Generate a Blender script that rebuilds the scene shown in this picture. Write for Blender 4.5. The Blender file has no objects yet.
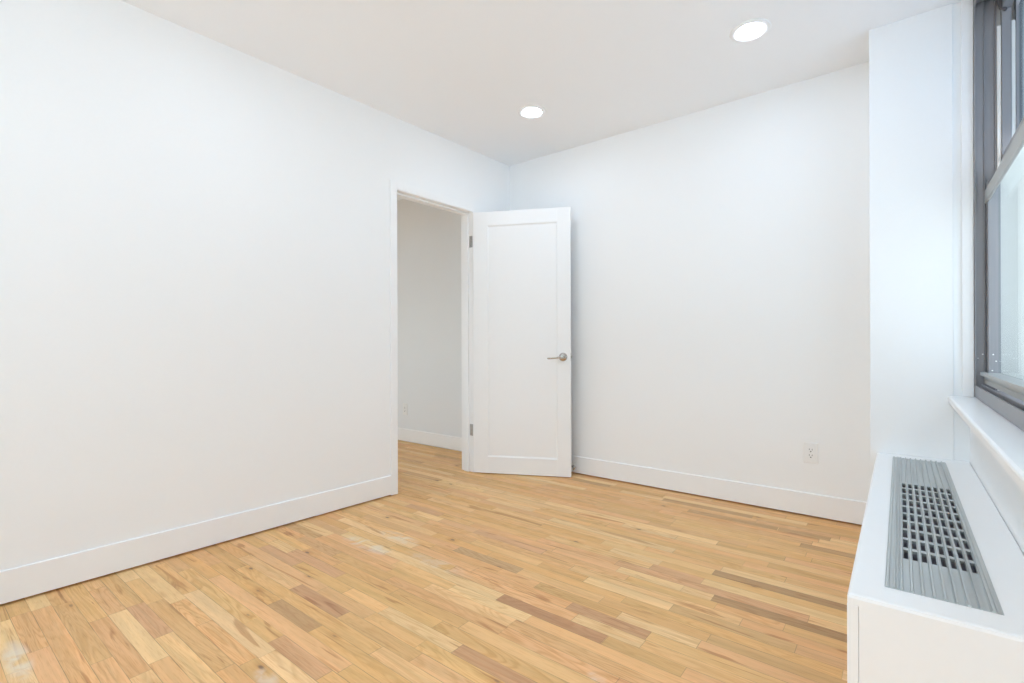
import bpy, bmesh, math, random
from mathutils import Matrix, Vector

random.seed(11)
S = bpy.context.scene
COL = S.collection
pi = math.pi

# ------------------------------------------------------------------ camera
H = 2.535                       # ceiling height
F_PX = 491.8                    # focal length in pixels of the 1024 px frame
cam_data = bpy.data.cameras.new('camera')
cam_data.sensor_fit = 'HORIZONTAL'
cam_data.sensor_width = 36.0
cam_data.lens = 36.0 * F_PX / 1024.0
cam_data.shift_y = 3.53 / 1024.0
cam_data.clip_start = 0.02
cam = bpy.data.objects.new('camera', cam_data)
COL.objects.link(cam)
cam.matrix_world = (Matrix.Translation((2.6229, -3.3037, 1.0)) @ Matrix.Rotation(0.6677, 4, 'Z')
                    @ Matrix.Rotation(pi / 2, 4, 'X') @ Matrix.Rotation(-0.0032, 4, 'Z'))
S.camera = cam

# ------------------------------------------------------------------ sky, exposure
W = bpy.data.worlds.new('sky')
S.world = W
W.use_nodes = True
wn = W.node_tree.nodes
wl = W.node_tree.links
sky = wn.new('ShaderNodeTexSky')
sky.sky_type = 'NISHITA'
sky.sun_disc = False
sky.sun_elevation = math.radians(48)
sky.sun_rotation = math.radians(200)
sky.air_density = 1.0
sky.dust_density = 3.0
mixw = wn.new('ShaderNodeMix')
mixw.data_type = 'RGBA'
mixw.inputs[0].default_value = 0.62
mixw.inputs[7].default_value = (6.35, 7.25, 8.35, 1)
wl.new(sky.outputs[0], mixw.inputs[6])
wl.new(mixw.outputs[2], wn['Background'].inputs[0])
SKY_STRENGTH = 0.66
wn['Background'].inputs[1].default_value = SKY_STRENGTH

# the sun stands over the far side of the building: added to light the street, whose bounce brightens the ceiling
sun_data = bpy.data.lights.new('sun', 'SUN')
sun_data.energy = 28.0
sun_data.angle = math.radians(0.6)
sun = bpy.data.objects.new('sun', sun_data)
sun.rotation_euler = Vector((-0.35, 0.55, 1.0)).to_track_quat('Z', 'Y').to_euler()
COL.objects.link(sun)

S.view_settings.view_transform = 'Standard'
S.view_settings.look = 'None'
S.view_settings.gamma = 1.0
S.view_settings.use_curve_mapping = False
S.view_settings.exposure = -0.95
LAMP = 132.0                    # emission of the recessed lights
LAMP_COLOR = (0.80, 0.95, 1.14)
try:
    S.cycles.max_bounces = 16
    S.cycles.diffuse_bounces = 12
    S.cycles.use_denoising = True
except Exception:
    pass


# ------------------------------------------------------------------ materials
def new_mat(name):
    m = bpy.data.materials.new(name)
    m.use_nodes = True
    nt = m.node_tree
    return m, nt, nt.nodes['Principled BSDF']


def lin(r, g, b):
    f = lambda c: (c / 255) / 12.92 if c / 255 <= .04045 else ((c / 255 + .055) / 1.055) ** 2.4
    return (f(r), f(g), f(b), 1)


def paint(name, color, rough=0.5, scale=60, amount=0.025, bump=0.04, spec=0.35):
    """painted surface: fine mottled tone and a slight roller texture"""
    m, nt, p = new_mat(name)
    tc = nt.nodes.new('ShaderNodeTexCoord')
    n = nt.nodes.new('ShaderNodeTexNoise')
    n.inputs['Scale'].default_value = scale
    n.inputs['Detail'].default_value = 3
    nt.links.new(tc.outputs['Object'], n.inputs['Vector'])
    r = nt.nodes.new('ShaderNodeMapRange')
    r.inputs['To Min'].default_value = 1 - amount
    r.inputs['To Max'].default_value = 1 + amount
    nt.links.new(n.outputs['Fac'], r.inputs['Value'])
    mx = nt.nodes.new('ShaderNodeVectorMath')
    mx.operation = 'SCALE'
    mx.inputs[0].default_value = color[:3]
    nt.links.new(r.outputs[0], mx.inputs['Scale'])
    nt.links.new(mx.outputs[0], p.inputs['Base Color'])
    b = nt.nodes.new('ShaderNodeBump')
    b.inputs['Strength'].default_value = bump
    b.inputs['Distance'].default_value = 0.002
    nt.links.new(n.outputs['Fac'], b.inputs['Height'])
    nt.links.new(b.outputs[0], p.inputs['Normal'])
    p.inputs['Roughness'].default_value = rough
    p.inputs['Specular IOR Level'].default_value = spec
    return m


def metal(name, color, rough=0.35, stretch=(1, 1, 1), metallic=1.0, amount=0.12):
    m, nt, p = new_mat(name)
    tc = nt.nodes.new('ShaderNodeTexCoord')
    mp = nt.nodes.new('ShaderNodeMapping')
    mp.inputs['Scale'].default_value = stretch
    n = nt.nodes.new('ShaderNodeTexNoise')
    n.inputs['Scale'].default_value = 40
    n.inputs['Detail'].default_value = 4
    nt.links.new(tc.outputs['Object'], mp.inputs[0])
    nt.links.new(mp.outputs[0], n.inputs['Vector'])
    r = nt.nodes.new('ShaderNodeMapRange')
    r.inputs['To Min'].default_value = 1 - amount
    r.inputs['To Max'].default_value = 1 + amount
    nt.links.new(n.outputs['Fac'], r.inputs['Value'])
    mx = nt.nodes.new('ShaderNodeVectorMath')
    mx.operation = 'SCALE'
    mx.inputs[0].default_value = color[:3]
    nt.links.new(r.outputs[0], mx.inputs['Scale'])
    nt.links.new(mx.outputs[0], p.inputs['Base Color'])
    p.inputs['Metallic'].default_value = metallic
    p.inputs['Roughness'].default_value = rough
    return m


def glass(name, tint, refl=0.12):
    m, nt, p = new_mat(name)
    nt.nodes.remove(p)
    out = nt.nodes['Material Output']
    t = nt.nodes.new('ShaderNodeBsdfTransparent')
    t.inputs[0].default_value = tint
    g = nt.nodes.new('ShaderNodeBsdfGlossy')
    g.inputs['Roughness'].default_value = 0.02
    lw = nt.nodes.new('ShaderNodeLayerWeight')
    pw = nt.nodes.new('ShaderNodeMath')
    pw.operation = 'POWER'
    pw.inputs[1].default_value = 5.0
    nt.links.new(lw.outputs['Facing'], pw.inputs[0])
    fr_ = nt.nodes.new('ShaderNodeMath')
    fr_.operation = 'MULTIPLY_ADD'
    fr_.inputs[1].default_value = 0.3
    fr_.inputs[2].default_value = refl
    nt.links.new(pw.outputs[0], fr_.inputs[0])
    mx = nt.nodes.new('ShaderNodeMixShader')
    nt.links.new(fr_.outputs[0], mx.inputs[0])
    nt.links.new(t.outputs[0], mx.inputs[1])
    nt.links.new(g.outputs[0], mx.inputs[2])
    nt.links.new(mx.outputs[0], out.inputs['Surface'])
    return m


M = {}
M['wall'] = paint('white_wall_paint', (0.897, 0.914, 0.9245), 0.6, 90, 0.008, 0.05, 0.2)
M['ceiling'] = paint('white_ceiling_paint', (0.894, 0.914, 0.935), 0.8, 90, 0.008, 0.05, 0.15)
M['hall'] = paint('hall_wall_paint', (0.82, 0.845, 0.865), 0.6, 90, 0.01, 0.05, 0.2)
M['trim'] = paint('white_trim_gloss_paint', (0.901, 0.916, 0.928), 0.32, 40, 0.008, 0.02, 0.4)
M['door'] = paint('white_door_paint', (0.901, 0.916, 0.928), 0.35, 40, 0.008, 0.02, 0.4)
M['cover'] = paint('white_radiator_cover_enamel', (0.900, 0.918, 0.932), 0.35, 50, 0.01, 0.02, 0.4)
M['plastic'] = paint('white_outlet_plastic', (0.86, 0.865, 0.86), 0.3, 80, 0.005, 0.0, 0.5)
M['slot'] = paint('dark_outlet_slot', (0.05, 0.05, 0.05), 0.6, 80, 0.005, 0.0, 0.3)
M['nickel'] = metal('brushed_satin_nickel', (0.48, 0.455, 0.42), 0.25)
M['hinge'] = metal('grey_hinge_steel', (0.36, 0.36, 0.37), 0.35)
M['hinge_plate'] = metal('satin_hinge_plate_steel', (0.50, 0.50, 0.50), 0.4)
M['grille'] = metal('grey_extruded_aluminium', (0.56, 0.595, 0.60), 0.45, (1.5, 0.05, 1), 0.75, 0.2)
M['fin'] = metal('dull_convector_fin_metal', (0.42, 0.40, 0.46), 0.5, (1, 1, 1), 0.7)
M['pipe'] = metal('dark_cavity_steel', (0.10, 0.10, 0.11), 0.6, (1, 1, 1), 0.3)
M['frame'] = metal('grey_anodized_window_metal', (0.31, 0.312, 0.33), 0.45, (3, 3, 0.1), 0.25, 0.10)
M['rail'] = metal('pale_grey_window_metal', (0.42, 0.435, 0.43), 0.45, (3, 0.1, 3), 0.25, 0.10)
M['screw'] = metal('bright_screw_metal', (0.9, 0.9, 0.9), 0.3)
M['bead'] = paint('white_window_bead_vinyl', (0.9, 0.9, 0.88), 0.4, 80, 0.005, 0.0)
M['exterior'] = paint('pale_exterior_paint', (0.76, 0.75, 0.71), 0.8, 12, 0.05, 0.1)
M['glass'] = glass('clear_window_glass', (0.93, 0.97, 0.965, 1), 0.03)
M['screen_glass'] = glass('grey_screened_glass', (0.60, 0.66, 0.70, 1), 0.03)
M['rubber'] = paint('white_rubber', (0.75, 0.75, 0.74), 0.6, 80, 0.01, 0.0)
M['ground'] = paint('street_concrete', (0.48, 0.50, 0.53), 0.9, 3, 0.12, 0.1)


def lamp_material():
    m, nt, p = new_mat('lit_downlight_lens')
    p.inputs['Base Color'].default_value = (0.9, 0.9, 0.9, 1)
    n = nt.nodes.new('ShaderNodeTexNoise')
    n.inputs['Scale'].default_value = 30
    r = nt.nodes.new('ShaderNodeMapRange')
    r.inputs['To Min'].default_value = LAMP * 0.97
    r.inputs['To Max'].default_value = LAMP * 1.03
    nt.links.new(n.outputs['Fac'], r.inputs['Value'])
    nt.links.new(r.outputs[0], p.inputs['Emission Strength'])
    p.inputs['Emission Color'].default_value = (*LAMP_COLOR, 1)
    return m


M['lamp'] = lamp_material()


def floor_material():
    """strip flooring: tone per board from the colour attribute, grain along the board, knots, dark seams, a few scuffs"""
    m, nt, p = new_mat('honey_oak_strip_flooring')
    N, L = nt.nodes, nt.links

    def math_node(op, a, b=None, c=None):
        n = N.new('ShaderNodeMath')
        n.operation = op
        for i, v in enumerate((a, b, c)):
            if v is None:
                continue
            if isinstance(v, (int, float)):
                n.inputs[i].default_value = v
            else:
                L.new(v, n.inputs[i])
        return n.outputs[0]

    def ramp(val, a, b, lo=0.0, hi=1.0):
        n = N.new('ShaderNodeMapRange')
        n.inputs['From Min'].default_value = a
        n.inputs['From Max'].default_value = b
        n.inputs['To Min'].default_value = lo
        n.inputs['To Max'].default_value = hi
        n.interpolation_type = 'SMOOTHSTEP'
        L.new(val, n.inputs['Value'])
        return n.outputs[0]

    def mixc(fac, a, b, mode='MIX'):
        n = N.new('ShaderNodeMix')
        n.data_type = 'RGBA'
        n.blend_type = mode
        for i, v in ((0, fac), (6, a), (7, b)):
            if isinstance(v, (int, float)):
                n.inputs[i].default_value = v
            elif isinstance(v, tuple):
                n.inputs[i].default_value = v
            else:
                L.new(v, n.inputs[i])
        return n.outputs[2]

    ua = N.new('ShaderNodeUVMap'); ua.uv_map = 'board'
    ub = N.new('ShaderNodeUVMap'); ub.uv_map = 'board_far'
    sa = N.new('ShaderNodeSeparateXYZ'); L.new(ua.outputs[0], sa.inputs[0])
    sb = N.new('ShaderNodeSeparateXYZ'); L.new(ub.outputs[0], sb.inputs[0])
    tone = N.new('ShaderNodeVertexColor'); tone.layer_name = 'tone'
    seed = N.new('ShaderNodeVertexColor'); seed.layer_name = 'seed'
    ss = N.new('ShaderNodeSeparateColor'); L.new(seed.outputs[0], ss.inputs[0])

    def vec(x, y, z):
        c = N.new('ShaderNodeCombineXYZ')
        for i, v in enumerate((x, y, z)):
            if isinstance(v, (int, float)):
                c.inputs[i].default_value = v
            else:
                L.new(v, c.inputs[i])
        return c.outputs[0]

    def noise(v, scale, detail=3, dist=0.0, rough=0.5):
        n = N.new('ShaderNodeTexNoise')
        n.inputs['Scale'].default_value = scale
        n.inputs['Detail'].default_value = detail
        n.inputs['Distortion'].default_value = dist
        n.inputs['Roughness'].default_value = rough
        L.new(v, n.inputs['Vector'])
        return n.outputs['Fac']

    off1 = math_node('MULTIPLY', ss.outputs[0], 37.0)
    off2 = math_node('MULTIPLY', ss.outputs[1], 53.0)
    x = math_node('ADD', sa.outputs[0], off1)
    y = math_node('ADD', sa.outputs[1], off2)
    # long soft bands along the board
    v1 = vec(math_node('MULTIPLY', x, 2.0), math_node('MULTIPLY', y, 34.0), off2)
    band = noise(v1, 1.0, 4, 0.8)
    # flowing cathedral figure
    v2 = vec(math_node('MULTIPLY', x, 1.1), math_node('MULTIPLY', y, 11.0), off1)
    fig = noise(v2, 1.0, 2, 1.2)
    rings = math_node('FRACT', math_node('MULTIPLY', fig, 13.0))
    ringl = math_node('MULTIPLY', ramp(rings, 0.0, 0.25), ramp(rings, 1.0, 0.55))
    # fine pores
    v3 = vec(math_node('MULTIPLY', x, 16.0), math_node('MULTIPLY', y, 420.0), off2)
    pore = noise(v3, 1.0, 2)

    col = tone.outputs[0]
    shade = math_node('ADD', 1.0, math_node('MULTIPLY', math_node('SUBTRACT', band, 0.5), 0.46))
    sc = N.new('ShaderNodeVectorMath'); sc.operation = 'SCALE'
    L.new(col, sc.inputs[0]); L.new(shade, sc.inputs['Scale'])
    col = sc.outputs[0]
    figamt = math_node('MULTIPLY', math_node('SUBTRACT', 1.0, ringl), math_node('MULTIPLY', ss.outputs[2], 0.5))
    col = mixc(figamt, col, (0.74, 0.58, 0.42, 1), 'MULTIPLY')
    col = mixc(ramp(pore, 0.50, 0.75, 0, 0.45), col, (0.72, 0.56, 0.42, 1), 'MULTIPLY')
    # mineral streaks: reddish brown threads in some boards
    v4 = vec(math_node('MULTIPLY', x, 1.6), math_node('MULTIPLY', y, 20.0), math_node('ADD', off1, 9.0))
    streak = noise(v4, 1.0, 3, 1.6)
    col = mixc(ramp(streak, 0.61, 0.70, 0, 0.62), col, (0.60, 0.40, 0.30, 1), 'MULTIPLY')
    # knots: sparse small elongated dark eyes
    vo = N.new('ShaderNodeTexVoronoi')
    vo.inputs['Scale'].default_value = 1.0
    L.new(vec(math_node('MULTIPLY', x, 4.2), math_node('MULTIPLY', y, 10.0), off2), vo.inputs['Vector'])
    wob = math_node('MULTIPLY', math_node('SUBTRACT', noise(v3, 0.4, 2), 0.5), 0.06)
    kd = math_node('ADD', vo.outputs['Distance'], wob)
    vs = N.new('ShaderNodeSeparateColor'); L.new(vo.outputs['Color'], vs.inputs[0])
    pick = ramp(vs.outputs[0], 0.62, 0.64)
    halo = math_node('MULTIPLY', ramp(kd, 0.26, 0.05), pick)
    core = math_node('MULTIPLY', ramp(kd, 0.085, 0.03), pick)
    col = mixc(math_node('MULTIPLY', halo, 0.35), col, (0.68, 0.48, 0.36, 1), 'MULTIPLY')
    col = mixc(math_node('MULTIPLY', core, 0.85), col, (0.22, 0.13, 0.09, 1))
    # whitish scuffs where the finish is worn
    geo = N.new('ShaderNodeNewGeometry')
    gs = N.new('ShaderNodeSeparateXYZ'); L.new(geo.outputs['Position'], gs.inputs[0])
    wear = noise(geo.outputs['Position'], 14.0, 4, 0.5)
    for cx, cy, rx, ry, amt in ((0.52, -1.82, 0.20, 0.05, 0.75), (0.58, -1.66, 0.16, 0.05, 0.6), (0.40, -3.05, 0.16, 0.035, 0.75),
                                (1.907, -1.985, 0.035, 0.022, 0.8), (1.12, -2.60, 0.06, 0.03, 0.55), (0.95, -1.75, 0.22, 0.05, 0.35)):
        dx = math_node('DIVIDE', math_node('SUBTRACT', gs.outputs[0], cx), rx)
        dy = math_node('DIVIDE', math_node('SUBTRACT', gs.outputs[1], cy), ry)
        d2 = math_node('ADD', math_node('MULTIPLY', dx, dx), math_node('MULTIPLY', dy, dy))
        f = math_node('MULTIPLY', ramp(d2, 1.3, 0.0), ramp(wear, 0.35, 0.62))
        col = mixc(math_node('MULTIPLY', f, amt), col, (0.82, 0.74, 0.63, 1))
    # seams
    dv = math_node('MINIMUM', sa.outputs[1], sb.outputs[1])
    du = math_node('MINIMUM', sa.outputs[0], sb.outputs[0])
    seam = math_node('MAXIMUM', ramp(dv, 0.0011, 0.0004), math_node('MULTIPLY', ramp(du, 0.0014, 0.0005), 0.8))
    seam_n = noise(geo.outputs['Position'], 5.0, 2)
    seam = math_node('MULTIPLY', seam, ramp(seam_n, 0.35, 0.65, 0.35, 1.0))
    col = mixc(math_node('MULTIPLY', seam, 0.75), col, (0.22, 0.13, 0.07, 1))
    L.new(col, p.inputs['Base Color'])
    p.inputs['Roughness'].default_value = 0.42
    p.inputs['Specular IOR Level'].default_value = 0.22
    L.new(ramp(wear, 0.3, 0.7, 0.38, 0.5), p.inputs['Roughness'])
    b = N.new('ShaderNodeBump')
    b.inputs['Strength'].default_value = 0.25
    b.inputs['Distance'].default_value = 0.001
    L.new(math_node('SUBTRACT', math_node('MULTIPLY', band, 0.3), seam), b.inputs['Height'])
    L.new(b.outputs[0], p.inputs['Normal'])
    return m


M['floor'] = floor_material()


# ------------------------------------------------------------------ mesh helpers
def box(bm, x0, x1, y0, y1, z0, z1, T=None):
    vs = []
    for z in (z0, z1):
        for (x, y) in ((x0, y0), (x1, y0), (x1, y1), (x0, y1)):
            c = (x, y, z)
            vs.append(bm.verts.new(T(*c) if T else c))
    for f in ((3, 2, 1, 0), (4, 5, 6, 7), (0, 1, 5, 4), (1, 2, 6, 5), (2, 3, 7, 6), (3, 0, 4, 7)):
        bm.faces.new([vs[i] for i in f])
    return vs


def prism(bm, pts, axis, a, b, T=None):
    """extrude a closed 2-D outline along an axis ('x','y','z')"""
    def mk(p, q, w):
        c = {'x': (w, p, q), 'y': (p, w, q), 'z': (p, q, w)}[axis]
        return bm.verts.new(T(*c) if T else c)
    A = [mk(p, q, a) for p, q in pts]
    B = [mk(p, q, b) for p, q in pts]
    n = len(pts)
    bm.faces.new(A[::-1])
    bm.faces.new(B)
    for i in range(n):
        bm.faces.new((A[i], A[(i + 1) % n], B[(i + 1) % n], B[i]))


def lathe(bm, prof, seg=40, T=None, caps=True):
    """revolve (radius, height) pairs about local z"""
    rings = []
    for r, h in prof:
        ring = []
        for k in range(seg):
            a = 2 * pi * k / seg
            c = (r * math.cos(a), r * math.sin(a), h)
            ring.append(bm.verts.new(T(*c) if T else c))
        rings.append(ring)
    for i in range(len(rings) - 1):
        for k in range(seg):
            bm.faces.new((rings[i][k], rings[i][(k + 1) % seg], rings[i + 1][(k + 1) % seg], rings[i + 1][k]))
    if caps:
        bm.faces.new(rings[0][::-1])
        bm.faces.new(rings[-1])


def tube(bm, pts, radii, seg=14, T=None, flat=1.0):
    """tapered bar through 3-D points; flat squashes it in local z"""
    rings = []
    n = len(pts)
    for i, p in enumerate(pts):
        p = Vector(p)
        d = (Vector(pts[min(i + 1, n - 1)]) - Vector(pts[max(i - 1, 0)])).normalized()
        up = Vector((0, 0, 1)) if abs(d.z) < .9 else Vector((1, 0, 0))
        s = d.cross(up).normalized()
        t = s.cross(d)
        ring = []
        for k in range(seg):
            a = 2 * pi * k / seg
            c = p + s * math.cos(a) * radii[i] + t * math.sin(a) * radii[i] * flat
            ring.append(bm.verts.new(T(*c) if T else c))
        rings.append(ring)
    for i in range(n - 1):
        for k in range(seg):
            bm.faces.new((rings[i][k], rings[i][(k + 1) % seg], rings[i + 1][(k + 1) % seg], rings[i + 1][k]))
    bm.faces.new(rings[0][::-1])
    bm.faces.new(rings[-1])


def obj(name, bm, mat, parent=None, bevel=0.0, smooth=False, origin=None, segs=2):
    bmesh.ops.recalc_face_normals(bm, faces=bm.faces)
    if bevel:
        bmesh.ops.bevel(bm, geom=list(bm.edges), offset=bevel, segments=segs, profile=0.5, affect='EDGES', clamp_overlap=True)
    if smooth:
        for f in bm.faces:
            f.smooth = True
    me = bpy.data.meshes.new(name)
    if origin is not None:
        bmesh.ops.translate(bm, vec=-Vector(origin), verts=bm.verts)
    bm.to_mesh(me)
    bm.free()
    me.materials.append(M[mat] if isinstance(mat, str) else mat)
    o = bpy.data.objects.new(name, me)
    if origin is not None:
        o.location = origin
    COL.objects.link(o)
    if parent is not None:
        o.parent = parent
        o.matrix_parent_inverse = Matrix.Translation(parent.location).inverted()
    if smooth:
        try:
            me.set_sharp_from_angle(angle=math.radians(35))
        except Exception:
            pass
    return o


def empty(name, loc):
    o = bpy.data.objects.new(name, None)
    o.empty_display_size = 0.1
    o.location = loc
    COL.objects.link(o)
    return o


def tag(o, label=None, cat=None, group=None, kind=None):
    if label: o['label'] = label
    if cat: o['category'] = cat
    if group: o['group'] = group
    if kind: o['kind'] = kind
    return o


def struct(name, bm, mat, label=None, bevel=0.0, cat=None):
    return tag(obj(name, bm, mat, bevel=bevel), label, cat, None, 'structure')


# the left wall runs 1.9 degrees out of square: (distance into the room, distance from the corner, height)
LA = -0.0331


def LW(o, t, z):
    return (math.sin(LA) * t + math.cos(LA) * o, -math.cos(LA) * t + math.sin(LA) * o, z)


# ------------------------------------------------------------------ floor boards
BW = 0.057
Y_REAR = -4.7
base = [lin(232, 189, 132), lin(229, 184, 126), lin(234, 193, 138), lin(226, 179, 121), lin(231, 183, 131), lin(228, 179, 127)]
TONES = {
    'dark': lin(186, 148, 106), 'brown': lin(204, 162, 116), 'pink': lin(221, 173, 129), 'tan': lin(221, 177, 121),
    'light': lin(238, 202, 149), 'rose': lin(209, 163, 122), 'umber': lin(196, 149, 110), 'grey': lin(207, 168, 124),
}
# boards that stand out in the photograph: (x from, x to, y, tone)
special = [
    (1.978, 2.58, -1.070, 'dark'), (2.04, 2.60, -1.292, 'dark'), (2.106, 2.341, -0.342, 'brown'), (2.232, 2.60, -0.49, 'brown'),
    (2.152, 2.60, -0.842, 'tan'), (1.92, 2.04, -1.292, 'light'), (1.60, 2.36, -1.238, 'pink'), (2.30, 2.7, -1.36, 'tan'),
    (1.624, 1.942, -1.695, 'rose'), (1.375, 1.833, -1.80, 'umber'), (1.805, 2.094, -1.628, 'light'), (1.684, 1.946, -1.743, 'light'),
    (1.836, 2.102, -1.806, 'tan'), (1.741, 1.966, -1.20, 'pink'), (1.514, 1.76, -1.137, 'light'), (1.413, 1.712, -0.795, 'light'),
    (1.435, 1.805, -1.617, 'tan'), (1.475, 1.80, -2.13, 'rose'), (0.913, 1.301, -1.571, 'grey'), (0.83, 1.272, -1.36, 'pink'),
    (1.008, 1.394, -2.013, 'tan'), (1.089, 1.475, -2.132, 'light'), (0.653, 0.997, -2.285, 'rose'), (0.706, 0.999, -2.383, 'brown'),
    (0.298, 0.711, -2.10, 'pink'), (0.131, 0.454, -2.162, 'pink'), (0.70, 1.01, -0.155, 'brown'), (1.01, 1.40, -0.155, 'tan'),
    (1.42, 1.95, -0.20, 'brown'), (1.62, 2.1, -0.33, 'brown'), (0.5, 0.9, -1.98, 'tan'), (0.2, 0.5, -1.30, 'pink'),
    (1.20, 1.62, -0.62, 'tan'), (1.9, 2.2, -0.72, 'tan'), (0.3, 0.62, -2.73, 'pink'), (0.95, 1.25, -2.50, 'pink'), (1.0, 1.3, -2.62, 'tan'),
]
bm = bmesh.new()
uvA = bm.loops.layers.uv.new('board')
uvB = bm.loops.layers.uv.new('board_far')
cT = bm.loops.layers.float_color.new('tone')
cS = bm.loops.layers.float_color.new('seed')
Y0 = -1.803 - BW / 2 + 60 * BW          # a row boundary far beyond the back wall
k0 = int(math.floor((Y0 - 0.12) / BW))
X_MIN, X_MAX = -3.1, 2.95
row = 0
y_top = Y0 - k0 * BW
rows = []
while y_top > Y_REAR:
    rows.append((y_top - BW, y_top))
    y_top -= BW
by_row = {}
for (xa, xb, y, tn) in special:
    i = min(range(len(rows)), key=lambda j: abs((rows[j][0] + rows[j][1]) / 2 - y))
    by_row.setdefault(i, []).append((xa, xb, tn))


def add_board(xa, xb, ya, yb, col):
    v = [bm.verts.new(c) for c in ((xa, ya, 0), (xb, ya, 0), (xb, yb, 0), (xa, yb, 0))]
    f = bm.faces.new(v)
    ln, w = xb - xa, yb - ya
    sd = (random.random(), random.random(), random.random() ** 1.5, 1)
    for lp, (u, vv) in zip(f.loops, ((0, 0), (ln, 0), (ln, w), (0, w))):
        lp[uvA].uv = (u, vv)
        lp[uvB].uv = (ln - u, w - vv)
        lp[cT] = col
        lp[cS] = sd


def random_tone():
    r = random.random()
    if r < 0.06:
        c = TONES[random.choice(('grey', 'pink', 'tan', 'brown'))]
        c = tuple(a * 0.55 + b * 0.45 for a, b in zip(c, base[1]))
    elif r < 0.20:
        c = TONES['light']
    elif r < 0.36:
        c = TONES[random.choice(('tan', 'pink'))]
        c = tuple(a * 0.5 + b * 0.5 for a, b in zip(c, base[0]))
    else:
        c = random.choice(base)
    j = random.uniform(0.97, 1.07)
    return (c[0] * j, c[1] * j * random.uniform(.985, 1.015), c[2] * j * random.uniform(.96, 1.03), 1)


for i, (ya, yb) in enumerate(rows):
    fixed = sorted(by_row.get(i, []))
    x = X_MIN
    segs = []
    for (xa, xb, tn) in fixed:
        xa = max(xa, x)
        if xb - xa < .03:
            continue
        segs.append((x, xa, None))
        segs.append((xa, xb, tn))
        x = xb
    segs.append((x, X_MAX, None))
    for (xa, xb, tn) in segs:
        if xb - xa < 1e-4:
            continue
        if tn:
            c = TONES[tn]
            add_board(xa, xb, ya, yb, c)
            continue
        x = xa
        first = True
        while x < xb - 1e-4:
            ln = random.choice((random.uniform(.22, .45), random.uniform(.35, .75), random.uniform(.5, 1.0)))
            if first and xa == X_MIN:
                ln *= random.uniform(.2, 1)
            first = False
            if xb - x - ln < .16:
                ln = xb - x
            add_board(x, x + ln, ya, yb, random_tone())
            x += ln
me = bpy.data.meshes.new('floor')
bm.to_mesh(me)
bm.free()
me.materials.append(M['floor'])
floor = bpy.data.objects.new('floor', me)
COL.objects.link(floor)
tag(floor, 'honey coloured oak strip floor with darker boards and worn scuffs', None, None, 'structure')

# subfloor under the boards gives the floor its thickness
bm = bmesh.new(); box(bm, X_MIN, X_MAX, Y_REAR, 0.10, -0.12, -0.004)
struct('floor_base', bm, 'ground', 'concrete slab under the boards')

# ------------------------------------------------------------------ ceiling
LIGHTS = [(2.052, -0.689), (0.723, -0.675), (2.05, -2.30), (0.70, -2.30), (2.05, -3.85), (0.68, -3.85)]  # first two are in view; the other four are added to brighten the room
HOLE_R = 0.067
bm = bmesh.new()
xs = [X_MIN, -0.10, 0.2, 1.38, 2.5, 3.05]
# ceiling as a grid of rectangles; the ones around a lamp are cut with a round hole
cells = []
ycuts = [0.12, -1.45, -3.1, Y_REAR - .1]
xcuts = [0.0, 1.38, 2.62]


def quad(x0, x1, y0, y1):
    bm.faces.new([bm.verts.new(c) for c in ((x0, y0, H), (x1, y0, H), (x1, y1, H), (x0, y1, H))])


quad(X_MIN, 0.0, Y_REAR - .1, 0.12)
quad(2.62, 3.3, Y_REAR - .1, 0.12)
for yi in range(3):
    for xi in range(2):
        xa, xb, yb, ya = xcuts[xi], xcuts[xi + 1], ycuts[yi], ycuts[yi + 1]
        c = [L for L in LIGHTS if xa < L[0] < xb and ya < L[1] < yb][0]
        seg = 48
        inner, outer = [], []
        for k in range(seg):
            a = 2 * pi * k / seg + pi / 4
            dx, dy = math.cos(a), math.sin(a)
            inner.append(bm.verts.new((c[0] + HOLE_R * dx, c[1] + HOLE_R * dy, H)))
            tx = ((xb - c[0]) if dx > 0 else (xa - c[0])) / dx if abs(dx) > 1e-6 else 1e9
            ty = ((yb - c[1]) if dy > 0 else (ya - c[1])) / dy if abs(dy) > 1e-6 else 1e9
            t = min(tx, ty)
            outer.append((c[0] + t * dx, c[1] + t * dy))
        corners = [(xa, ya), (xb, ya), (xb, yb), (xa, yb)]
        ov = [bm.verts.new((p[0], p[1], H)) for p in outer]
        for k in range(seg):
            n = (k + 1) % seg
            a, b = outer[k], outer[n]
            extra = []
            if abs(a[0] - b[0]) > 1e-6 and abs(a[1] - b[1]) > 1e-6:
                cr = min(corners, key=lambda q: (q[0] - (a[0] + b[0]) / 2) ** 2 + (q[1] - (a[1] + b[1]) / 2) ** 2)
                extra = [bm.verts.new((cr[0], cr[1], H))]
            bm.faces.new([inner[k], ov[k]] + extra + [ov[n], inner[n]])
bmesh.ops.recalc_face_normals(bm, faces=bm.faces)
ceil = struct('ceiling', bm, 'ceiling', 'flat white ceiling with recessed lights')
bm = bmesh.new(); box(bm, X_MIN - .2, 3.35, Y_REAR - .2, 0.2, H + 0.13, H + 0.25)
struct('ceiling_slab', bm, 'ground', 'slab above the ceiling')

# ------------------------------------------------------------------ walls
Y_WIN0, Y_WIN1 = -0.318, -2.18         # window opening along the right wall
Z_SILL, Z_HEAD = 0.763, 2.522
X_AP, X_OUT = 2.867, 3.26
BB_H, BB_T = 0.137, 0.008
GAP = 0.010

bm = bmesh.new(); box(bm, -0.02, X_OUT, 0.0, 0.12, 0.014, H); box(bm, -0.02, X_OUT, 0.04, 0.12, -0.004, 0.014)
struct('wall_back', bm, 'wall', 'white back wall behind the open door')

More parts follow.
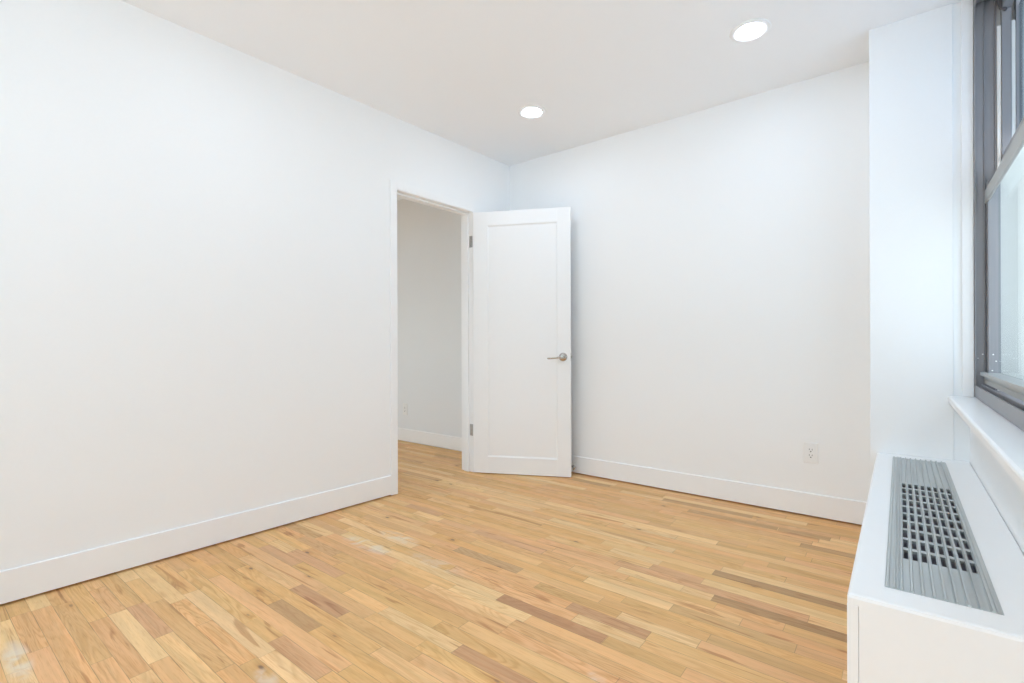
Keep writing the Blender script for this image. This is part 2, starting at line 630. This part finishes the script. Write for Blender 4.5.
bm = bmesh.new()
OPEN0, OPEN1, HEAD = 0.455, 1.180, 2.048
box(bm, -0.125, 0.0, -0.005, OPEN0 - .018, -0.004, H, LW)
box(bm, -0.125, 0.0, OPEN1 + .018, 4.75, 0.014, H, LW)
box(bm, -0.125, -0.045, OPEN1 + .018, 4.75, -0.004, 0.014, LW)
box(bm, -0.125, 0.0, OPEN0 - .018, OPEN1 + .018, HEAD + .018, H, LW)
struct('wall_left', bm, 'wall', 'white left wall with the doorway')

# right wall: apron under the window, head above it, plain wall beyond the window
bm = bmesh.new()
box(bm, X_AP, X_OUT, Y_WIN1, Y_WIN0, -0.004, Z_SILL - .03)
box(bm, X_AP, X_OUT, Y_WIN1, Y_WIN0, Z_HEAD, H)
box(bm, X_AP, X_OUT, Y_REAR, Y_WIN1, -0.004, H)
box(bm, X_AP - .054, 3.03, Y_WIN0, 0.0, -0.004, H)
struct('wall_right', bm, 'wall', 'white window wall on the right')
bm = bmesh.new(); box(bm, 3.03, X_OUT, Y_WIN0, 0.0, -0.004, H)
box(bm, 2.9535, X_OUT, Y_WIN0 - .010, Y_WIN0 - .0005, Z_SILL + .001, Z_HEAD - .001)
struct('trim_8', bm, 'exterior', 'pale painted outer reveal beyond the window')
bm = bmesh.new(); box(bm, 2.508, X_AP - .054, -0.33, 0.0, -0.004, H)
struct('wall_chase', bm, 'wall', 'white boxed out column beside the window', bevel=0.002)

# wall behind the camera, with an opening for the added window
bm = bmesh.new()
RW = (0.45, 2.80, 0.35, 2.47)
box(bm, -0.30, RW[0], Y_REAR - .14, Y_REAR, -0.004, H)
box(bm, RW[1], X_OUT, Y_REAR - .14, Y_REAR, -0.004, H)
box(bm, RW[0], RW[1], Y_REAR - .14, Y_REAR, -0.004, RW[2])
box(bm, RW[0], RW[1], Y_REAR - .14, Y_REAR, RW[3], H)
struct('wall_rear', bm, 'wall', 'white wall behind the camera')

# hall beyond the doorway
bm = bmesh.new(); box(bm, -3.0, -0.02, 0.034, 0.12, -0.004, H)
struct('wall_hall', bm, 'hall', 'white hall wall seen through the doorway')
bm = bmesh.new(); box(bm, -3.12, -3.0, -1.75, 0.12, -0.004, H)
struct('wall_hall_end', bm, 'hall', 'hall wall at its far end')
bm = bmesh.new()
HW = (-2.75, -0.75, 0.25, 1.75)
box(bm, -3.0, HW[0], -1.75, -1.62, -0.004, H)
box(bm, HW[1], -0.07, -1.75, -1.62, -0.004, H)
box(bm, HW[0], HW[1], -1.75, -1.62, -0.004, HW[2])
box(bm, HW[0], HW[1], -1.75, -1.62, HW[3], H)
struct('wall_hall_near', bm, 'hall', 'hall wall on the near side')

# ------------------------------------------------------------------ baseboards
def board_profile(h=BB_H, t=BB_T):
    return [(0, GAP), (t, GAP), (t, h - .003), (t - .001, h - .001), (t - .003, h), (0, h)]


bm = bmesh.new()
prism(bm, [(-d, z) for d, z in board_profile()], 'x', 0.0, 2.508)
struct('baseboard_back', bm, 'trim', 'tall white baseboard along the back wall')
bm = bmesh.new()
for a, b in ((0.03, OPEN0 - .05), (OPEN1 + .055, 4.7)):
    prism(bm, board_profile(0.135, 0.009), 'y', a, b, LW)
struct('baseboard_left', bm, 'trim', 'tall white baseboard along the left wall')
bm = bmesh.new()
prism(bm, [(0.034 - d, z) for d, z in board_profile(0.131, 0.012)], 'x', -3.0, -0.12)
struct('baseboard_hall', bm, 'trim', 'white baseboard in the hall')
bm = bmesh.new()
prism(bm, [(X_AP - d, z) for d, z in board_profile()], 'y', Y_REAR, -2.06)
struct('baseboard_right', bm, 'trim', 'white baseboard under the window wall')

# ------------------------------------------------------------------ door frame: jambs, stops, casing
bm = bmesh.new()
box(bm, -0.130, 0.006, OPEN0 - .02, OPEN0, 0.0, HEAD + .018, LW)            # far jamb
box(bm, -0.130, 0.006, OPEN1, OPEN1 + .02, 0.0, HEAD + .018, LW)            # near jamb
box(bm, -0.130, 0.006, OPEN0 - .0, OPEN1 + .0, HEAD, HEAD + .018, LW)       # head
struct('trim_1', bm, 'trim', 'white door jamb lining the doorway', bevel=0.0015)
bm = bmesh.new()
box(bm, -0.092, -0.042, OPEN0, OPEN0 + .012, 0.0, HEAD, LW)
box(bm, -0.092, -0.042, OPEN1 - .012, OPEN1, 0.0, HEAD, LW)
box(bm, -0.092, -0.042, OPEN0 + .012, OPEN1 - .012, HEAD - .012, HEAD, LW)
struct('trim_2', bm, 'trim', 'narrow white door stop strip on the jamb', bevel=0.001)
bm = bmesh.new()
CW, CT = 0.050, 0.009
box(bm, 0.0, CT, OPEN1 + .006, OPEN1 + .006 + CW, 0.003, HEAD + .006 + CW, LW)
box(bm, 0.0, CT, OPEN0 - .006 - CW, OPEN0 - .006, 0.003, HEAD + .006 + CW, LW)
box(bm, 0.0, CT, OPEN0 - .006, OPEN1 + .006, HEAD + .006, HEAD + .006 + CW, LW)
struct('trim_3', bm, 'trim', 'flat white casing around the doorway', bevel=0.0012)

# ------------------------------------------------------------------ the open door
ANG = math.atan2(-0.1349 + 0.4691, 0.6855 - 0.0051)
DX, DY = math.cos(ANG), math.sin(ANG)
P0 = (0.0051, -0.4691)                 # hinge side of the face that looks into the room
TH = 0.035


def DW(u, n, z):                        # along the leaf, through its thickness (0 = face seen), height
    return (P0[0] + DX * u - DY * n, P0[1] + DY * u + DX * n, z)


door = empty('door_1', (P0[0], P0[1], 0))
tag(door, 'white one panel door standing open in the far corner', 'door', None, 'structure')
DW_, DZ0, DZ1 = 0.757, 0.006, 2.036
SL, TR, BR = 0.112, 0.108, 0.128
u0 = 0.001
bm = bmesh.new()
box(bm, u0, u0 + SL, 0, TH, DZ0, DZ1, DW)
box(bm, DW_ - SL + .012, DW_, 0, TH, DZ0, DZ1, DW)
box(bm, u0 + SL, DW_ - SL + .012, 0, TH, DZ1 - TR, DZ1, DW)
box(bm, u0 + SL, DW_ - SL + .012, 0, TH, DZ0, DZ0 + BR, DW)
obj('door_frame', bm, 'door', door, bevel=0.0008, segs=1)
bm = bmesh.new()
a0, a1, b0, b1 = u0 + SL - .001, DW_ - SL + .013, DZ0 + BR - .001, DZ1 - TR + .001
# recessed panel with a small sloped edge on both faces
for n_in, n_out in ((0.007, 0.0015), (TH - 0.007, TH - 0.0015)):
    pass
ed = 0.011
vs = []
for (n, e) in ((0.0015, 0), (0.0075, ed)):
    vs.append([bm.verts.new(DW(u, n, z)) for u, z in ((a0 + e, b0 + e), (a1 - e, b0 + e), (a1 - e, b1 - e), (a0 + e, b1 - e))])
for (n, e) in ((TH - .008, ed), (TH - .0025, 0)):
    vs.append([bm.verts.new(DW(u, n, z)) for u, z in ((a0 + e, b0 + e), (a1 - e, b0 + e), (a1 - e, b1 - e), (a0 + e, b1 - e))])
for k in range(4):
    q = (k + 1) % 4
    bm.faces.new((vs[0][k], vs[0][q], vs[1][q], vs[1][k]))
    bm.faces.new((vs[2][k], vs[2][q], vs[3][q], vs[3][k]))
    bm.faces.new((vs[0][k], vs[0][q], vs[3][q], vs[3][k]))
bm.faces.new(vs[1]); bm.faces.new(vs[2])
obj('door_panel', bm, 'door', door)
# lever handle: rose, neck and lever bar pointing to the hinges
UH, ZH = 0.700, 0.9085
bm = bmesh.new()
lathe(bm, [(0.001, -0.0125), (0.018, -0.0125), (0.026, -0.010), (0.031, -0.005), (0.032, 0.0), (0.032, 0.0005)], 40,
      lambda x, y, z: DW(UH + x, z, ZH + y))
rose = obj('lever_handle', bm, 'nickel', door, smooth=True)
rose['label'] = 'satin nickel lever handle'
bm = bmesh.new()
lathe(bm, [(0.012, -0.012), (0.0115, -0.030), (0.0125, -0.036), (0.0125, -0.052), (0.010, -0.056), (0.001, -0.057)], 24,
      lambda x, y, z: DW(UH + x, z, ZH + y))
obj('neck', bm, 'nickel', rose, smooth=True)
bm = bmesh.new()
tube(bm, [(UH + .004, -0.045, ZH), (UH - .02, -0.047, ZH - .001), (UH - .05, -0.048, ZH - .006), (UH - .08, -0.047, ZH - .009), (UH - .103, -0.045, ZH - .010), (UH - .112, -0.040, ZH - .0095)],
     [0.0095, 0.0075, 0.0058, 0.0055, 0.0065, 0.005], 16, DW)
obj('lever', bm, 'nickel', rose, smooth=True)
# inner side handle (faces the corner)
bm = bmesh.new()
lathe(bm, [(0.032, TH), (0.032, TH + .004), (0.026, TH + .010), (0.012, TH + .012), (0.0115, TH + .036), (0.0125, TH + .052), (0.001, TH + .056)], 32,
      lambda x, y, z: DW(UH + x, z, ZH + y))
tube(bm, [(UH + .004, TH + .045, ZH), (UH - .05, TH + .048, ZH - .005), (UH - .110, TH + .044, ZH - .008)], [0.0095, 0.006, 0.006], 14, DW)
obj('lever_handle', bm, 'nickel', door, smooth=True)
bm = bmesh.new()
box(bm, DW_ - .0005, DW_ + .001, TH / 2 - .011, TH / 2 + .011, ZH - .030, ZH + .030, DW)
box(bm, DW_, DW_ + .008, TH / 2 - .006, TH / 2 + .006, ZH - .010, ZH + .010, DW)
obj('latch_plate', bm, 'nickel', door)
PIN = LW(0.004, 0.4405, 0)
for hz in (1.816, 0.332):
    bm = bmesh.new()
    box(bm, -0.034, -0.001, OPEN0 - .001, OPEN0 + .0025, hz - .045, hz + .045, LW)
    hp = obj('hinge', bm, 'hinge_plate', door)
    bm = bmesh.new()
    tube(bm, [(PIN[0], PIN[1], hz - .045), (PIN[0], PIN[1], hz + .045)], [.0065, .0065], 14)
    tube(bm, [(PIN[0], PIN[1], hz + .045), (PIN[0], PIN[1], hz + .051)], [.0045, .003], 12)
    obj('knuckle', bm, 'hinge', hp)
    hn = hp
    hn['label'] = 'grey steel door hinge'
    bm = bmesh.new()
    for k in range(3):
        lathe(bm, [(0.0001, .0), (.0032, .0), (.0032, .0008), (.001, .0014)], 12,
              lambda x, y, z, kk=k: LW(-0.022 + x + (.007 if kk == 1 else 0), OPEN0 + .0025 + z, hz + (-.030, 0, .030)[kk] + y))
    obj('screw', bm, 'hinge', hn)

# door stop on the back wall's baseboard
bm = bmesh.new()
SX, SZ = 0.629, 0.0475
TS = lambda x, y, z: (SX + x, -BB_T - z, SZ + y)
lathe(bm, [(0.017, 0.0), (0.017, 0.003), (0.012, 0.006), (0.0085, 0.010), (0.0085, 0.030), (0.012, 0.032), (0.0125, 0.036)], 28, TS)
stop = obj('door_stop', bm, 'nickel', None, smooth=True, origin=(SX, -BB_T, SZ))
tag(stop, 'small nickel door stop on the back baseboard at the door edge', 'door stop')
bm = bmesh.new()
lathe(bm, [(0.0125, 0.036), (0.0132, 0.040), (0.011, 0.047), (0.001, 0.049)], 28, TS)
obj('rubber_tip', bm, 'rubber', stop, smooth=True)

# ------------------------------------------------------------------ outlets
def rounded(w, h, r, seg=5):
    out = []
    for cx, cy, a0_ in ((w / 2 - r, h / 2 - r, 0), (-w / 2 + r, h / 2 - r, pi / 2), (-w / 2 + r, -h / 2 + r, pi), (w / 2 - r, -h / 2 + r, 1.5 * pi)):
        for k in range(seg + 1):
            a = a0_ + k / seg * pi / 2
            out.append((cx + r * math.cos(a), cy + r * math.sin(a)))
    return out


def plate(bm, w, h, r, n0, n1, T, shrink=0.0):
    A = [bm.verts.new(T(p, q, n0)) for p, q in rounded(w, h, r)]
    B = [bm.verts.new(T(p, q, n1)) for p, q in rounded(w - shrink, h - shrink, max(r - shrink / 2, .0005))]
    n = len(A)
    bm.faces.new(A[::-1]); bm.faces.new(B)
    for i in range(n):
        bm.faces.new((A[i], A[(i + 1) % n], B[(i + 1) % n], B[i]))


def outlet(x, y, z, label, detail=True):
    T = lambda a, b, c: (x + a, y - c, z + b)
    bm = bmesh.new()
    plate(bm, 0.074, 0.120, 0.004, 0.0, 0.006, T, 0.006)
    o = obj('wall_outlet', bm, 'plastic', None, origin=(x, y, z))
    tag(o, label, 'outlet')
    bm = bmesh.new()
    plate(bm, 0.034, 0.068, 0.003, 0.0055, 0.0085, T, 0.001)
    ins = obj('receptacle', bm, 'plastic', o)
    bm = bmesh.new()
    for dz in (0.0165, -0.0165):
        box(bm, -0.0085, -0.0060, dz + .001, dz + .010, 0.0082, 0.0089, T)
        box(bm, 0.0060, 0.0085, dz + .001, dz + .009, 0.0082, 0.0089, T)
        plate(bm, 0.007, 0.0065, 0.003, 0.0082, 0.0089, lambda a, b, c, d=dz: T(a, b + d - .007, c))
    obj('slots', bm, 'slot', ins)
    for dz in (0.049, -0.049):
        bm = bmesh.new()
        lathe(bm, [(0.0028, 0.0056), (0.0028, 0.0066), (0.0016, 0.0072)], 14, lambda a, b, c, d=dz: T(a, b + d, c))
        obj('screw', bm, 'plastic', o)
    return o


outlet(2.2175, 0.0, 0.370, 'white outlet on the back wall near the window column')
outlet(-1.428, 0.034, 0.336, 'white outlet on the hall wall through the doorway')

# ------------------------------------------------------------------ recessed lights
L_LABELS = ['recessed ceiling light nearer the window column, larger in view', 'recessed ceiling light nearer the open door, smaller in view',
            'added unseen recessed ceiling light in the middle row beside the window', 'added unseen recessed ceiling light in the middle row beside the left wall',
            'added unseen recessed ceiling light by the rear wall on the window side', 'added unseen recessed ceiling light by the rear wall on the left wall side']


def downlight(x, y, label):
    T = lambda a, b, c: (x + a, y + b, H - c)
    bm = bmesh.new()
    lathe(bm, [(0.092, 0.0), (0.0925, 0.002), (0.090, 0.005), (0.080, 0.0075), (0.070, 0.0062), (0.064, 0.003), (0.0595, 0.0005), (0.058, -0.006), (0.058, -0.012)], 64, T, caps=False)
    t = obj('recessed_light', bm, 'trim', None, smooth=True, origin=(x, y, H))
    tag(t, label, 'ceiling light', 'recessed ceiling lights')
    bm = bmesh.new()
    lathe(bm, [(0.0575, -0.004), (0.0573, 0.001), (0.0545, 0.0035), (0.045, 0.006), (0.025, 0.0075), (0.0005, 0.008)], 64, T)
    obj('lens', bm, 'lamp', t, smooth=True)
    bm = bmesh.new()
    lathe(bm, [(0.0650, -0.013), (0.0650, -0.09), (0.055, -0.11), (0.0005, -0.11)], 48, T)
    obj('housing', bm, 'hinge', t, smooth=True)
    return t


def copy_thing(src, loc, label):
    r = src.copy(); r.location = loc; r['label'] = label
    COL.objects.link(r)
    for ch in src.children:
        c = ch.copy(); c.parent = r; c.matrix_parent_inverse = ch.matrix_parent_inverse.copy()
        COL.objects.link(c)
    return r


first = None
for (lx, ly), lb in zip(LIGHTS, L_LABELS):
    if first is None:
        first = downlight(lx, ly, lb)
    else:
        copy_thing(first, (lx, ly, H), lb)

# ------------------------------------------------------------------ window sill board
bm = bmesh.new()
prism(bm, [(X_AP - .074, 0.738), (X_AP - .071, 0.735), (X_AP + .02, 0.735), (X_AP + .02, 0.763), (X_AP - .066, 0.763), (X_AP - .072, 0.760), (X_AP - .074, 0.756)],
      'y', Y_WIN1 - .05, -0.3295)
prism(bm, [(X_AP - .0535, 0.735), (X_AP + .02, 0.735), (X_AP + .02, 0.763), (X_AP - .0535, 0.763)], 'y', -0.3295, Y_WIN0 - .0005)
struct('trim_4', bm, 'trim', 'white window sill board above the radiator cover')
bm = bmesh.new()
box(bm, 2.842, 2.881, Y_WIN0 - .014, Y_WIN0 - .0005, Z_SILL + .001, H - .002)
struct('trim_5', bm, 'trim', 'narrow white casing strip beside the window', bevel=0.0015)

# ------------------------------------------------------------------ window
win = empty('window_1', (2.88, (Y_WIN0 + Y_WIN1) / 2, Z_SILL))
tag(win, 'grey metal double hung window over the radiator cover', 'window', None, 'structure')


def WL(name, parts, mat, parent=None, bevel=0.001):
    bm = bmesh.new()
    for p in parts:
        box(bm, *p)
    return obj(name, bm, mat, parent or win, bevel=bevel, segs=1)


XF = 2.882
e = 0.0006
# outer frame: far and near jambs with tracks, head and sill
fr = []
for ya, s in ((Y_WIN0 - e, -1), (Y_WIN1 + e, 1)):
    for xa, xb, d in ((XF, 2.887, .030), (2.887, 2.913, .018), (2.913, 2.917, .024), (2.917, 2.948, .014), (2.948, 2.953, .024)):
        y0, y1 = sorted((ya, ya + s * d))
        fr.append((xa, xb, y0, y1, Z_SILL + .001, Z_HEAD - .001))
yA, yB = Y_WIN1 + .03, Y_WIN0 - .03
fr += [(XF, 2.888, yA, yB, Z_SILL + .001, 0.816), (2.888, 3.05, yA, yB, Z_SILL + .001, 0.797), (2.902, 2.906, yA, yB, 0.797, 0.822),
       (XF, 3.05, yA, yB, 2.490, Z_HEAD - .001), (XF, 2.888, yA, yB, 2.475, 2.490)]
WL('window_frame', fr, 'frame')
# lower sash (inner)
yS0, yS1 = Y_WIN1 + .020, Y_WIN0 - .020
low = WL('lower_sash', [(2.920, 2.958, yS1 - .064, yS1, 0.826, 1.70), (2.920, 2.958, yS0, yS0 + .064, 0.826, 1.70)], 'frame')
WL('bottom_rail', [(2.912, 2.958, yS0 + .001, yS1 - .001, 0.826, 0.866), (2.909, 2.912, yS0 + .02, yS1 - .02, 0.842, 0.847)], 'rail', low)
WL('sash_lift', [(2.902, 2.958, yS0 + .001, yS1 - .001, 0.866, 0.875), (2.899, 2.903, yS0 + .001, yS1 - .001, 0.861, 0.8755)], 'rail', low)
bm = bmesh.new()
prism(bm, [(2.915, 1.610), (2.924, 1.608), (2.924, 1.645), (2.936, 1.678), (2.958, 1.695), (2.958, 1.73), (2.936, 1.708), (2.915, 1.664)], 'y', yS0 + .004, yS1 - .004)
obj('meeting_rail', bm, 'rail', low, bevel=0.001, segs=1)
WL('glass_pane', [(2.949, 2.953, yS0 + .062, yS1 - .062, 0.86, 1.70)], 'glass', low, 0)
# upper sash (outer) with screen track posts and white vinyl beads
def both(xa, xb, dy, zb, zt):
    return [(xa, xb, yS1 - dy, yS1 + .010, zb, zt), (xa, xb, yS0 - .010, yS0 + dy, zb, zt)]


up = WL('upper_sash', both(2.967, 2.996, .030, 1.765, 2.489) + both(3.010, 3.030, .026, 1.86, 2.489)
        + [(2.967, 2.996, yS0, yS1, 1.765, 1.80), (2.967, 2.996, yS0, yS1, 2.42, 2.488)], 'frame')
for q in (0, 1):
    WL('vinyl_bead', [both(2.954, 2.966, .022, 1.73, 2.36)[q], both(2.997, 3.009, .024, 1.80, 2.365)[q]], 'bead', up)
WL('glass_pane', [(3.018, 3.022, yS0 + .02, yS1 - .02, 1.87, 2.42)], 'screen_glass', up, 0)
# small screws in the tracks, seen bright against the grey
for xx, zz, dd in ((2.893, 0.935, .0185), (2.908, 0.953, .0185), (2.943, 0.925, .0842), (2.934, 0.953, .0842), (2.931, 0.885, .0842)):
    bm = bmesh.new()
    lathe(bm, [(0.0028, 0.0), (0.0028, 0.001), (0.0012, 0.0018)], 12, lambda x, y, z, a=xx, b=zz, d=dd: (a + x, Y_WIN0 - d - z, b + y))
    obj('screw', bm, 'screw', win)
# head hardware: dark curved balance arm at the top
bm = bmesh.new()
tube(bm, [(2.962, Y_WIN0 - .05, 2.49), (2.962, Y_WIN0 - .055, 2.455), (2.968, Y_WIN0 - .058, 2.425), (2.978, Y_WIN0 - .060, 2.41)], [.012, .011, .010, .006], 14)
obj('sash_catch', bm, 'pipe', win, smooth=True)

# unseen window added behind the camera to light the room from the rear
w2 = empty('added_rear_window', ((RW[0] + RW[1]) / 2, Y_REAR - .05, RW[2]))
tag(w2, 'added unseen grey metal window in the wall behind the camera', 'window', None, 'structure')
bm = bmesh.new()
ya, yb = Y_REAR - .09, Y_REAR - .03
box(bm, RW[0] + .001, RW[0] + .04, ya, yb, RW[2] + .001, RW[3] - .001)
box(bm, RW[1] - .04, RW[1] - .001, ya, yb, RW[2] + .001, RW[3] - .001)
for za, zb in ((RW[2] + .001, RW[2] + .045), (1.50, 1.55), (RW[3] - .045, RW[3] - .001)):
    box(bm, RW[0] + .04, RW[1] - .04, ya, yb, za, zb)
obj('window_frame', bm, 'frame', w2)
bm = bmesh.new()
box(bm, RW[0] + .04, RW[1] - .04, ya + .028, ya + .032, RW[2] + .04, RW[3] - .04)
obj('glass_pane', bm, 'glass', w2)

# unseen window added on the near side to brighten the hall
w3 = empty('added_hall_window', ((HW[0] + HW[1]) / 2, -1.69, HW[2]))
tag(w3, 'added unseen grey metal window in the hall wall', 'window', None, 'structure')
bm = bmesh.new()
for xa, xb in ((HW[0] + .001, HW[0] + .04), (-1.77, -1.73), (HW[1] - .04, HW[1] - .001)):
    box(bm, xa, xb, -1.72, -1.66, HW[2] + .001, HW[3] - .001)
for za, zb in ((HW[2] + .001, HW[2] + .045), (HW[3] - .045, HW[3] - .001)):
    box(bm, HW[0] + .04, -1.77, -1.72, -1.66, za, zb)
    box(bm, -1.73, HW[1] - .04, -1.72, -1.66, za, zb)
obj('window_frame', bm, 'frame', w3)
bm = bmesh.new()
box(bm, HW[0] + .04, HW[1] - .04, -1.692, -1.688, HW[2] + .04, HW[3] - .04)
obj('glass_pane', bm, 'glass', w3)

# ------------------------------------------------------------------ radiator cover with grille
RX0, RX1, RY0, RY1, RZ = 2.5335, 2.8640, -2.047, -0.3315, 0.4724
GX0, GX1, GY0, GY1 = 2.5955, 2.7815, -1.965, -0.405
rad = empty('radiator_cover', ((RX0 + RX1) / 2, (RY0 + RY1) / 2, 0))
tag(rad, 'long white radiator cover with a metal grille below the window', 'radiator cover')
t = 0.022
bm = bmesh.new()
prof = [(RX0, RZ - t), (RX0, RZ - .008), (RX0 + .0025, RZ - .0022), (RX0 + .008, RZ), (GX0, RZ), (GX0, RZ - t)]
prism(bm, prof, 'y', RY0 + .008, RY1)
box(bm, GX1, RX1, RY0 + .008, RY1, RZ - t, RZ)
box(bm, GX0, GX1, RY0 + .008, GY0, RZ - t, RZ)
box(bm, GX0, GX1, GY1, RY1, RZ - t, RZ)
box(bm, X_AP - .0535, RX1, RY1, Y_WIN0 - .0005, RZ - t, RZ)
# rolled near edge of the top
prism(bm, [(RY0, RZ - t), (RY0, RZ - .008), (RY0 + .0025, RZ - .0022), (RY0 + .008, RZ), (RY0 + .008, RZ - t)], 'x', RX0 + .003, RX1)
obj('top', bm, 'cover', rad)
bm = bmesh.new(); box(bm, RX0, RX0 + .020, RY0, RY1, 0.0, RZ - t)
obj('front_panel', bm, 'cover', rad, bevel=0.0012)
bm = bmesh.new(); box(bm, RX0 + .0206, RX1, RY0, RY0 + .020, 0.0, RZ - t)
obj('end_panel', bm, 'cover', rad)

# grille: ribbed extrusion with eight columns of ten slots
bm = bmesh.new()
NC, NR = 8, 10
PX, PY = 0.0178, 0.0853
SXW, SYL = 0.0098, 0.066
cx0 = 2.6285
sy0 = -1.7515
xe = [GX0 + .0005]
for c in range(NC):
    xe += [cx0 + c * PX, cx0 + c * PX + SXW]
xe.append(GX1 - .0005)
ye = [GY0 + .0005]
for r in range(NR):
    ye += [sy0 + r * PY, sy0 + r * PY + SYL]
ye.append(GY1 - .0005)
ZG = RZ + 0.0006
for i in range(len(xe) - 1):
    for j in range(len(ye) - 1):
        if i % 2 == 1 and j % 2 == 1:
            continue
        z1 = ZG - (.003 if i % 2 == 1 else 0)
        box(bm, xe[i], xe[i + 1], ye[j], ye[j + 1], RZ - .010, z1)
# raised ribs between the slot columns, and the stepped flanges
for c in range(NC + 1):
    xm = cx0 + c * PX - (PX - SXW) / 2
    if c == NC:
        xm = cx0 + NC * PX - (PX - SXW) / 2
    prism(bm, [(xm - .0032, ZG - .0005), (xm + .0032, ZG - .0005), (xm + .0018, ZG + .004), (xm - .0018, ZG + .004)], 'y', GY0 + .0006, GY1 - .0006)
for xm, w, h in ((GX0 + .005, .0035, .003), (GX0 + .0165, .0022, .004), (GX0 + .0225, .0018, .004), (GX1 - .006, .005, .0012)):
    prism(bm, [(xm - w, ZG - .0005), (xm + w, ZG - .0005), (xm + w * .6, ZG + h), (xm - w * .6, ZG + h)], 'y', GY0 + .0006, GY1 - .0006)
gr = obj('grille', bm, 'grille', rad)
gr['label'] = 'grey ribbed metal grille with ten rows of slots'
# finned heating element in the cavity
bm = bmesh.new()
yy = RY0 + .10
while yy < RY1 - .08:
    box(bm, GX0 + .01, GX1 - .01, yy, yy + .0022, 0.27, 0.452)
    yy += 0.0105
obj('heating_fins', bm, 'fin', rad)
bm = bmesh.new()
for px in (GX0 + .05, GX1 - .05):
    tube(bm, [(px, RY0 + .05, .33), (px, RY1 - .03, .33)], [.014, .014], 16)
obj('heating_pipe', bm, 'pipe', rad)

# ------------------------------------------------------------------ street level outside
bm = bmesh.new()
box(bm, -60, 60, -60, 60, -6.2, -6.0)
struct('ground', bm, 'ground', 'street level far below the windows')
